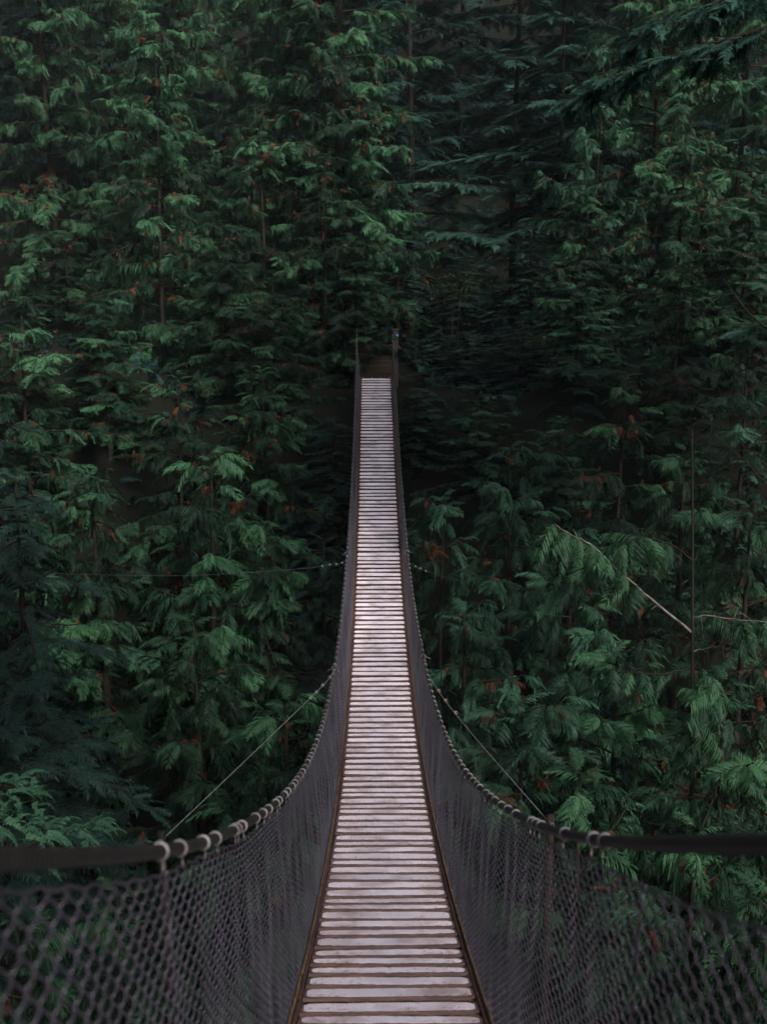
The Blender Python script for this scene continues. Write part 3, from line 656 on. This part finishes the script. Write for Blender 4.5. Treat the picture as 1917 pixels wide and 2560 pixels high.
# edge boards, two each side of the planks: dark kerb and the mossy strip outside it
M_kerbd = mat('dark_kerb', (0.075, 0.035, 0.028), 0.8, 0.2, var=(0.025, 0.015, 0.013), vscale=9, stretch=(4, 1, 4))
for side in (-1, 1):
    for nm_, x_, hw_, zt0, m_ in (('edge_board', 0.472, 0.011, 0.004, M_kerbd), ('edge_strip', 0.491, 0.0065, 0.020, M_kerb)):
        y0 = -1.0
        while y0 < 31:
            y1 = min(31.1, y0 + rp.uniform(1.3, 1.7)); n = 9
            yy = np.linspace(y0 + 0.006, y1 - 0.006, n); off = rp.normal(0, 0.0025); mb = MB(); V = []
            for q, y in enumerate(yy):
                xo = float(deck_x(y)) + side * (x_ + off + 0.0015 * math.sin(y * 9)); z = float(deck_z(y)) + zt0 + rp.normal(0, .0012)
                for dx, dz in ((-hw_, -.055), (-hw_, -.004), (-hw_ * .6, 0), (hw_ * .6, 0), (hw_, -.004), (hw_, -.055)): V.append((xo + dx, y, z + dz))
            Q = [(6 * i + k, 6 * i + (k + 1) % 6, 6 * i + 6 + (k + 1) % 6, 6 * i + 6 + k) for i in range(n - 1) for k in range(6)]
            T = [(0, k, k + 1) for k in range(1, 5)] + [(6 * (n - 1), 6 * (n - 1) + k + 1, 6 * (n - 1) + k) for k in range(1, 5)]
            mb.add(V, Q, T); mb.build(nm_, [m_], bridge, smooth=False); y0 = y1
# main cables and cross joists below the deck
for xo in (-0.40, -0.13, 0.13, 0.40):
    yy = np.linspace(-1.2, 31.2, 90); mb = MB()
    mb.tubes(np.stack([deck_x(yy) + xo, yy, deck_z(yy) - PT - 0.022], -1), 0.018, 8); mb.build('deck_cable', [M_dsteel], bridge)
for y in np.arange(0.2, 31, 1.5):
    mb = MB(); mb.box((float(deck_x(y)), y, float(deck_z(y)) - PT - 0.092), (1.08, .09, .09), bev=.006); mb.build('cross_joist', [M_wood], bridge, smooth=False)

# hand cables, ties
CR = 0.0165
for side in (-1, 1):
    yy = np.concatenate([np.linspace(-1.4, 8, 150), np.linspace(8, 32.2, 160)[1:]])
    mb = MB(); mb.tubes(rail(yy, side), CR, 16); hc = mb.build('hand_cable', [M_cable], bridge)
    if side < 0: near = [2.24, 2.46, 2.79, 3.0, 3.38, 3.46, 3.59, 3.99, 4.25, 4.48, 4.82, 4.97, 5.3, 5.5, 5.8, 6.0, 6.2, 6.43, 6.65, 6.9, 7.2]
    else: near = [2.67, 2.81, 3.24, 3.72, 3.84, 3.94, 4.39, 4.66, 4.89, 5.15, 5.36, 5.56, 5.87, 6.05, 6.27, 6.5, 6.75, 7.0, 7.24]
    # these are distances along the view axis; turn them into distances along the bridge
    Yn = []
    for d in near:
        Yv = d
        for _ in range(20):
            q = rail(Yv, side); dep = q[1] * cp * cy + (q[2] - EYE) * -sp_ + q[0] * sy * cp; Yv += (d - dep) * 0.9
        Yn.append(float(Yv))
    Y = Yn[-1]
    while Y < 31: Y += max(0.12, rp.normal(0.245, 0.035)); Yn.append(Y)
    restt = MB()
    for q, Y in enumerate(Yn):
        c = rail(Y, side); t = rail(Y + .01, side) - rail(Y - .01, side); t /= np.linalg.norm(t)
        t = t + rp.normal(0, .05, 3); t /= np.linalg.norm(t)
        wdt = 0.011; us = np.array([-1, -.8, 0, .8, 1]) * wdt; rs = CR + np.array([0.0005, .0035, .0055, .0035, .0005])
        V, Q, T = tubes(np.array([c + t * u for u in us]), rs[None], 16)
        tail = c + np.array([-side * 0.006, 0, -CR - .004])
        V2, Q2, T2 = tubes(np.array([tail, tail + (0, .004, -.022), tail + (side * .004, .012, -.04)]), 0.0028, 5)
        if q < 50:
            m2 = MB(); m2.add(V, Q, T); m2.add(V2, Q2, T2); m2.build('tie', [M_tie], hc)
        else: restt.add(V, Q, T)
    o = restt.build('tie', [M_tie], hc); o['kind'] = 'stuff'

# chain link sides: woven zigzag wires
PITCHW, NR = 0.046, 50
for side in (-1, 1):
    Yk = np.interp(np.arange(0, SS[-1] + 0.6, PITCHW), SS, YY); K = len(Yk)
    j = np.arange(NR * 2 + 1)
    pts = np.zeros((K, len(j), 3))
    base_y = Yk[:, None]; alt = np.where(np.arange(K) % 2 == 0, 1.0, -1.0)[:, None]; node = j // 2; odd = (j % 2 == 1)
    zig = np.where(node % 2 == 0, -0.5, 0.5); nxt = np.where((node + 1) % 2 == 0, -0.5, 0.5)
    off = np.where(odd, 0.0, zig * 1.0)
    updir = np.where(odd, nxt, 0)               # mid strand: + rising one way, - the other
    v = j / (NR * 2.0)
    slope = np.interp(Yk, YY, np.gradient(ZZ, YY)); cs = 1 / np.sqrt(1 + slope ** 2)
    fold = sum(rp.uniform(.3, 1) * np.sin(Yk * f_ + rp.uniform(0, 6)) for f_ in (2.6, 4.3, 7.9, 13.0, 21.0)) * 0.0065
    sag = fold[:, None] * np.sin(v * 4.2 + Yk[:, None] * .35) + 0.010 * np.sin(Yk * 1.7 + side)[:, None] * np.sin(v * 5 + Yk[:, None] * .9) + 0.006 * np.sin(Yk * 5.1)[:, None] * np.sin(v * PI)
    Y = base_y + alt * off[None] * PITCHW * cs[:, None] * 1.06 + 0.010 * np.sin(v * 7 + Yk[:, None] * 3)
    gap = (0.035 + 0.02 * np.clip(3.2 - Y, 0, 2.4) ** 1.3 * (2.4 if side > 0 else 0.15)) + .008 * np.sin(Y * 4.2)
    top = rail(Y.ravel(), side)[:, 2].reshape(Y.shape) - gap - CR
    bot = deck_z(Y) - 0.02
    Z = bot + (top - bot) * v[None]
    Xs = deck_x(Y) + side * (0.505 + (half(Y, side) - 0.505) * v[None] ** 1.2 + sag * np.sin(v * PI)[None]) + alt * updir[None] * 0.010
    pts[..., 0], pts[..., 1], pts[..., 2] = Xs, Y, Z
    V, Q, T = tubes(pts, 0.0023, 5, ref=(1, 0, 0), cap=False)
    o = obj('chain_link_side', mesh('chain_link_side', V, Q, mats=[M_vinyl]), bridge)
    # lacing wire that holds the fence to the cable
    yl = np.arange(-1.0, 31, 0.03); rr_ = rail(yl, side); gp = (0.035 + 0.02 * np.clip(3.2 - yl, 0, 2.4) ** 1.3 * (2.4 if side > 0 else 0.15)) + .008 * np.sin(yl * 4.2)
    rr_[:, 2] -= CR + gp - 0.004; rr_[:, 0] += 0.004 * np.sin(yl * 55); rr_[:, 2] += 0.004 * np.cos(yl * 48)
    mb = MB(); mb.tubes(rr_, 0.0032, 5); mb.build('lacing_wire', [M_vinyl], bridge)
    for ys in np.arange(1.9, 30.5, 2.35):     # seams where two panels are laced together
        ys += rp.uniform(-.3, .3); vv = np.linspace(0, 1, 30); tp = float(rail(ys, side)[2]) - CR - .04 - .02 * min(max(3.2 - ys, 0), 2.4) ** 1.3 * (2.4 if side > 0 else .15); bt = float(deck_z(ys)) - .01; mb = MB()
        for ph in (0, PI):
            mb.tubes(np.stack([deck_x(ys) + side * (0.505 + (float(half(ys, side)) - .505) * vv ** 1.2) + .006 * np.cos(vv * 75 + ph), ys + .012 * np.sin(vv * 75 + ph) + .02 * vv, bt + (tp - bt) * vv], -1), .0026, 5)
        mb.build('seam_wire', [M_vinyl], bridge)
    # selvage wire at the foot
    yl = np.arange(-1.0, 31, 0.2); mb = MB(); mb.tubes(np.stack([deck_x(yl) + side * 0.499, yl, deck_z(yl) + 0.01], -1), 0.004, 5); mb.build('bottom_wire', [M_dsteel], bridge)

# saddle clamps and guy cables
def guy(px, ds, seed, clamps, mclamp, r=0.0048, sag=0.0):
    mg = M_steel if r > .004 else M_dsteel
    P3 = np.array([P(x, y, d) for (x, y), d in zip(px, ds)])
    t = np.linspace(0, 1, len(P3)); tt = np.linspace(0, 1, 40)
    pts = np.stack([spline(t, P3[:, k], tt) for k in range(3)], -1)
    mb = MB(); mb.tubes(pts, r, 7); g = mb.build('guy_cable', [mg], bridge)
    for (x, y, d) in clamps:
        c = P(x, y, d); m2 = MB()
        V, Q, T = bevbox((0.05, 0.045, 0.028), .006); a = seed * .7
        R = np.array([[math.cos(a), 0, math.sin(a)], [0, 1, 0], [-math.sin(a), 0, math.cos(a)]])
        m2.box(c, (0.034, 0.03, 0.022), R, .004)
        for s_ in (-1, 1): m2.tubes(np.array([c + R @ (s_ * .011, 0, -.014), c + R @ (s_ * .011, 0, .03)]), 0.0045, 6)
        m2.build('clamp', [mclamp], g)
    return g
guy([(836, 1674), (823, 1696), (790, 1731), (690, 1828), (540, 1972), (400, 2105)], [11.9, 11.7, 11.2, 10.2, 9.0, 8.2], 1,
    [(823.6, 1694, 11.7), (805.6, 1714, 11.42), (790, 1731, 11.2), (776, 1745, 11.05)], M_steel)
guy([(1067, 1680), (1083, 1708), (1112, 1751), (1180, 1836), (1275, 1945), (1378, 2063)], [11.9, 11.6, 11.1, 10.1, 9.1, 8.3], 2,
    [(1095, 1727, 11.4), (1112, 1751.5, 11.1), (1137, 1782, 10.75)], M_rust)
guy([(865, 1402), (855, 1407), (823, 1412), (760, 1421), (543, 1436), (380, 1439), (150, 1434), (-60, 1424)], [17.6, 17.5, 17.3, 17.0, 16.2, 15.8, 15.2, 14.8], 3,
    [(854.6, 1407, 17.5), (839.7, 1410, 17.4), (823.5, 1412, 17.3), (805, 1415, 17.2)], M_steel, r=0.0026)
guy([(1022, 1404), (1038, 1416), (1050, 1421), (1064, 1427), (1100, 1440), (1150, 1452)], [17.6, 17.5, 17.4, 17.3, 17.1, 16.9], 4,
    [(1038, 1416, 17.5), (1050, 1421, 17.4), (1064, 1427, 17.3)], M_steel, r=0.0026)
for (x_, y_, d_, lab) in ((400, 2105, 8.2, 'dark timber post anchoring the left guy cable, behind the left hand cable'), (1378, 2063, 8.3, 'dark timber post anchoring the right guy cable, behind the right hand cable')):
    c = P(x_, y_, d_); g_ = float(terrain(c[0], c[1])); ap = tag(empty('anchor_post', (c[0], c[1], g_)), lab, 'post', 'anchor posts of the guy cables')
    mb = MB(); hh = c[2] - g_ + .06; mb.tubes(np.array([[0, .04, -.3], [.01, .05, hh * .5], [0, .06, hh]]), .035, 10, ref=(1, 0, 0)); mb.build('post', [M_bark], ap)
    mb = MB(); a = np.linspace(0, 2 * PI, 13); mb.tubes(np.stack([.02 * np.cos(a), 0 * a, hh - .06 + .02 * np.sin(a)], -1), .005, 5); mb.build('eye_bolt', [M_dsteel], ap)
for side in (-1, 1):
    for Yc in (11.9, 17.6):
        Y0 = Yc - 0.25 if Yc < 15 else Yc
        c = rail(Y0, side); mb = MB(); a = np.linspace(0, 2 * PI, 15)
        mb.tubes(np.stack([c[0] +   .028 * np.cos(a), c[1] + .012 * np.sin(a), c[2] + .028 * np.sin(a)], -1), 0.008, 7)
        e = c + np.array([-side * .055, -.02, -.045])
        mb.tubes(np.array([c + (-side * .03, 0, -.005), c + (-side * .05, -.01, -.03), e, e + (-side * .025, -.02, -.025)]), np.array([[.011, .013, .010, .005]]), 7)
        mb.tubes(np.array([c + (side * .03, 0, 0), c + (side * .06, 0, -.015), c + (side * .09, 0, -.03)]), 0.009, 6)
        mb.build('saddle_clamp', [M_dsteel], bridge)
# posts and landing at the far bank
M_post = mat('dark_post', (0.035, 0.028, 0.024), 0.8, 0.2, var=(0.015, 0.013, 0.012), vscale=5, stretch=(5, 5, 1))
xe = float(deck_x(31.4)); ze = float(deck_z(31.4))
for side in (-1, 1):
    mb = MB(); mb.box((xe + side * 0.64, 32.3, ze + 0.16), (0.15, 0.15, 2.3), bev=.01)
    mb.box((xe + side * 0.64, 32.3, ze + 1.34), (0.19, 0.19, 0.06), bev=.01); mb.build('tower_post', [M_post], bridge, smooth=False)
M_land = mat('landing_wood', (0.035, 0.026, 0.019), 0.85, 0.1, var=(0.018, 0.014, 0.010), vscale=4, stretch=(2, 8, 8))
landing = tag(empty('landing_platform', (xe, 33.6, ze)), 'dark brown wooden landing where the planks end on the far bank', 'platform')
mb = MB(); mb.box((0, .9, .62), (1.7, 4.0, .14), bev=.01); mb.build('frame', [M_post], landing, smooth=False)
for q in range(11):
    mb = MB(); mb.box((-.76 + q * .152, .9, .715), (.142, 4.0, .04), bev=.004); mb.build('board', [M_land], landing, smooth=False)
for q in range(6):
    mb = MB(); mb.box((0, -2.05 + q * .26, .04 + q * .15), (1.06, .29, .045), bev=.005)
    mb.box((0, -2.05 + q * .26 - .12, -.06 + q * .15), (1.04, .03, .15)); mb.build('step', [M_land], landing, smooth=False)
M_bluep = mat('blue_paint', (0.04, 0.20, 0.42), 0.5, 0.4)
pb = np.array([xe + .68, 32.20, ze + 1.16]); mk = MB(); mk.box(pb, (.06, .02, .07), bev=.004)
o = mk.build('trail_marker', [M_bluep], smooth=False); tag(o, 'tiny blue marker fixed to the right landing post', 'marker')

# ------------------------------------------------------------------ thin bare trunked cedar at right
t = P(1728, 1075, 14.0); b_ = P(1728, 2150, 14.0); gb = float(terrain(b_[0], b_[1]))
x0, y0 = b_[0], b_[1]
thin = tag(empty('bare_trunk_cedar', (x0, y0, gb)), 'thin dark trunked cedar with pale bare branches standing at right', 'cedar tree')
zt_ = t[2] - gb
mb = MB(); zz = np.linspace(-.4, zt_, 26); fr = zz / zt_
q0 = b_[2] - gb; lean = (zz - q0) / (zt_ - q0); mb.tubes(np.stack([(t[0] - x0) * lean + .012 * np.sin(fr * 9), (t[1] - y0) * lean, zz], -1), (0.055 * (1 - fr * .85) + .006)[None], 9, ref=(1, 0, 0)); mb.build('trunk', [M_bark], thin)
F = Fol(); random.seed(3); rb = np.random.default_rng(9)
def bare(px, ds, r0, fol=True, dens=9, pale=True, tint=0.6, parent=thin, F=F, fs=.42, name='branch'):
    P3 = np.array([P(x, y, d) for (x, y), d in zip(px, ds)]) - np.array(parent.location)
    t_ = np.linspace(0, 1, len(P3)); tt = np.linspace(0, 1, 22)
    pts = np.stack([spline(t_, P3[:, k], tt) for k in range(3)], -1) + rb.normal(0, .006, (22, 3))
    m_ = MB(); m_.tubes(pts, (r0 * (1 - .8 * tt))[None], 6)
    for q in range(4, 20, 3):
        e = pts[q] + rb.normal(0, .10, 3) + (0, 0, -.06); m_.tubes(np.array([pts[q], (pts[q] + e) / 2 + rb.normal(0, .015, 3), e]), r0 * .28, 4)
    m_.build(name, [M_twig if pale else M_bark], parent)
    if fol:
        d_ = pts[-1] - pts[0]; yw = math.atan2(d_[1], d_[0])
        for q in range(dens):
            u = 0.35 + .65 * q / (dens - 1); p = pts[int(u * 21)]
            for s_ in (-1, 1):
                F.put('curtain' if rb.uniform() < .5 else 'hook', p, yw + s_ * rb.uniform(.3, 1.2), -.25 + rb.normal(0, .25), rb.normal(0, .3), fs * rb.uniform(.7, 1.25), tint + rb.normal(0, .12))
bare([(1727, 1578), (1640, 1510), (1560, 1440), (1480, 1365), (1433, 1340), (1385, 1310)], [14, 13.8, 13.5, 13.2, 13, 12.9], .020, dens=12, tint=.7)
bare([(1730, 1545), (1760, 1540), (1840, 1549), (1925, 1556), (2000, 1562)], [14, 13.9, 13.6, 13.4, 13.2], .015, dens=6, fs=.5)
bare([(1730, 1628), (1770, 1620), (1810, 1608), (1840, 1597)], [14, 13.9, 13.7, 13.5], .014, fol=False)
bare([(1727, 1668), (1690, 1678), (1650, 1685), (1590, 1682), (1530, 1672)], [14, 13.9, 13.7, 13.6, 13.5], .012, dens=5, pale=False)
bare([(1729, 1850), (1745, 1800), (1765, 1730), (1770, 1690)], [14, 13.6, 13.2, 13.0], .012, dens=4, tint=.7)
bare([(1728, 1400), (1690, 1370), (1640, 1350), (1590, 1345), (1540, 1370)], [14, 13.8, 13.6, 13.4, 13.3], .014, pale=False, dens=9)
obj('crown', F.mesh('crown', M_cedar), thin)

# ------------------------------------------------------------------ boughs reaching into the frame from trees beside the camera
def bough(name, px, ds, r0, style, m, n, fs, seed, label, hang=-0.5, tint=.55, twig=None):
    r = np.random.default_rng(seed); random.seed(seed)
    P3 = np.array([P(x * S, y * S, d) for (x, y), d in zip(px, ds)]); root = empty(name, P3[0]); tag(root, label, 'branch')
    P3 = P3 - P3[0]; t_ = np.linspace(0, 1, len(P3)); tt = np.linspace(0, 1, 30)
    pts = np.stack([spline(t_, P3[:, k], tt) for k in range(3)], -1); mb = MB(); mb.tubes(pts, (r0 * (1 - .85 * tt))[None], 7)
    F = Fol(); d_ = pts[-1] - pts[0]; yw = math.atan2(d_[1], d_[0])
    for q in range(n):
        u = r.uniform(.12, 1); p = pts[int(u * 29)]; s_ = r.choice((-1, 1)); L = r.uniform(.15, .55) * (1.2 - .6 * u) * fs * 2.2
        a = yw + s_ * r.uniform(.5, 1.3); e = p + np.array([math.cos(a) * L, math.sin(a) * L, r.normal(-.2, .15) * L + hang * L * .5])
        mb.tubes(np.array([p, (p + e) / 2 + (0, 0, .05 * L), e]), r0 * .22, 4)
        for w in (0.35, 0.65, 1.0):
            F.put(style, p + (e - p) * w, a + r.normal(0, .5), hang + r.normal(0, .2), r.normal(0, .3), fs * r.uniform(.6, 1.1), np.clip(tint + r.normal(0, .15), 0, .84))
    mb.build('limb', [twig or M_bark], root); obj('needles', F.mesh('needles', m), root); return root
bough('spruce_bough', [(1760, 30), (1560, 90), (1400, 150), (1290, 195), (1215, 225)], [9.0, 9.4, 9.8, 10.1, 10.3], .03, 'hem', M_fir, 70, .30, 7, 'long dark bough crossing the upper right corner', hang=-.25, tint=.4)
bough('spruce_bough', [(1780, -60), (1600, -10), (1450, 40), (1380, 90)], [9.6, 9.9, 10.2, 10.4], .025, 'hem', M_fir, 50, .30, 8, 'dark needled bough along the top edge at right', hang=-.35, tint=.3)
bough('spruce_bough', [(1800, 820), (1700, 740), (1620, 680), (1560, 600)], [10, 10.3, 10.6, 10.8], .022, 'hem', M_hem, 5, .3, 9, 'dark curving limb at the right edge with few needles', hang=-.3, tint=.4)
for i, (px, ds, n_, lab) in enumerate([
    ([(-160, 1700), (-60, 1695), (30, 1700), (75, 1725)], [6.6, 6.7, 6.8, 6.9], 14, 'pale green spray at the left edge, topmost of the low sprays'),
    ([(-180, 1790), (-60, 1775), (40, 1780), (110, 1800)], [6.2, 6.3, 6.4, 6.5], 16, 'pale green spray resting just above the left hand cable at the frame edge'),
    ([(-60, 1880), (60, 1830), (140, 1800), (210, 1775)], [6.6, 6.8, 7.0, 7.1], 16, 'pale green spray rising toward the right above the left hand cable')]):
    bough('hemlock_spray', px, ds, .010, 'fern', M_fern, n_, .20, 60 + i, lab, hang=-.15, tint=.45)
# leafless twigs
def twigs(px, ds, seed, label, m_=None):
    r = np.random.default_rng(seed); P3 = np.array([P(x * S, y * S, d) for (x, y), d in zip(px, ds)]); mb = MB(); root = P3[0].copy()
    P3 = P3 - root; tt = np.linspace(0, 1, 24); pts = np.stack([spline(np.linspace(0, 1, len(P3)), P3[:, k], tt) for k in range(3)], -1) + r.normal(0, .008, (24, 3))
    mb.tubes(pts, (.010 * (1 - .8 * tt) + .0015)[None], 6)
    for q in range(26):
        i = r.integers(3, 23); L = r.uniform(.2, .6); d = r.normal(0, 1, 3); d[2] = -abs(d[2]) * .6; d /= np.linalg.norm(d)
        e = pts[i] + d * L; mb.tubes(np.array([pts[i], pts[i] + d * L * .5 + r.normal(0, .03, 3), e]), .003, 4)
    o = mb.build('bare_branch', [m_ or M_twig]); o.location = root; tag(o, label, 'branch')
twigs([(1740, 1110), (1660, 1050), (1600, 990), (1545, 940), (1530, 890)], [11, 11.3, 11.6, 11.8, 12], 1, 'dark leafless branch with fine twigs at the right edge, middle height', M_bark)
twigs([(560, 1330), (590, 1420), (610, 1450), (700, 1470)], [15, 14.8, 14.7, 14.6], 2, 'thin leafless twig left of the hand cable above the guy cable', M_bark)

# leafy yellow-green shrub among the dark hemlocks
r = np.random.default_rng(12); F = Fol(); random.seed(12)
pc_ = P(975 * S, 620 * S, 33.0); gz_ = float(terrain(pc_[0], pc_[1])); n = 900
cen = np.stack([r.normal(0, .75, n), r.normal(0, .6, n), (pc_[2] - gz_) + r.normal(0, .28, n)], -1)
dirs = r.normal(0, 1, (n, 3)); dirs[:, 2] *= .4; dirs /= np.linalg.norm(dirs, axis=1, keepdims=True); sd_ = np.cross(dirs, (0, 0, 1)) 
V = np.stack([cen, cen + dirs * .04 + sd_ * .022, cen + dirs * .085, cen + dirs * .04 - sd_ * .022], 1).reshape(-1, 3)
shrub = tag(empty('leafy_shrub', (pc_[0], pc_[1], gz_)), 'shrub with small yellow green leaves right above the landing', 'shrub')
M_shrub = leaf_mat('shrub_leaf', (0.02, 0.04, 0.015), (0.035, 0.065, 0.022), (0.07, 0.10, 0.035))
obj('crown', mesh('crown', V, np.arange(n * 4).reshape(-1, 4), mats=[M_shrub], tint=np.repeat(r.uniform(.1, .8, n), 4), smooth=False), shrub)
mb = MB()
for q in range(6):
    e = cen[q * 60]; mb.tubes(np.array([[r.normal(0, .05), r.normal(0, .05), -.1], e * np.array([.4, .4, .6]), e]), np.array([[.012, .008, .003]]), 5)
mb.build('stem', [M_bark], shrub)

# needles fallen on the planks
r = np.random.default_rng(44); n = 2600
Yn_ = 3.8 + 24 * r.uniform(0, 1, n) ** 1.7; xx = r.uniform(-1, 1, n); xx = np.sign(xx) * np.abs(xx) ** .45 * .45
PY = np.array([p_[0] for p_ in plank_specs]); PW = np.array([p_[1] for p_ in plank_specs])
k_ = np.argmin(np.abs(Yn_[:, None] - PY[None]), 1); dy = Yn_ - PY[k_]; edge = r.uniform(size=n) < .6
dy = np.where(edge, np.sign(dy) * (PW[k_] / 2 - r.uniform(.006, .03, n)), np.clip(dy, -PW[k_] / 2 + .01, PW[k_] / 2 - .01)); Yn_ = PY[k_] + dy
a = r.uniform(0, PI, n); L = r.uniform(.006, .022, n); wv = .0016
c = np.stack([deck_x(Yn_) + xx, Yn_, deck_z(Yn_) + .010], -1); sl = np.polyval(np.polyder(zfit), Yn_)
d = np.stack([np.cos(a), np.sin(a), np.sin(a) * sl], -1); e = np.stack([-np.sin(a), np.cos(a), np.cos(a) * sl], -1)
V = np.stack([c - d * L[:, None] - e * wv, c + d * L[:, None] - e * wv, c + d * L[:, None] + e * wv, c - d * L[:, None] + e * wv], 1).reshape(-1, 3)
M_need = mat('fallen_needle', (0.22, 0.09, 0.03), 0.8, 0.2)
tag(obj('fallen_needles', mesh('fallen_needles', V, np.arange(n * 4).reshape(-1, 4), mats=[M_need])), 'rust coloured needles fallen on the planks', 'needles', kind='stuff')
print('FACES', sum(len(m.polygons) for m in bpy.data.meshes), 'OBJ', len(bpy.data.objects))

M_haze = bpy.data.materials.new('haze'); M_haze.use_nodes = True
_n = M_haze.node_tree.nodes; _n.clear()
_v = _n.new('ShaderNodeVolumePrincipled'); _o = _n.new('ShaderNodeOutputMaterial'); M_haze.node_tree.links.new(_v.outputs[0], _o.inputs['Volume'])
_v.inputs['Density'].default_value = 0.0002; _v.inputs['Color'].default_value = (0.85, 0.95, 1.0, 1)
mb = MB(); mb.box((0, 25, 19), (184, 194, 72)); tag(mb.build('haze', [M_haze], smooth=False), 'thin cool mist in the canyon air', 'haze', kind='stuff')
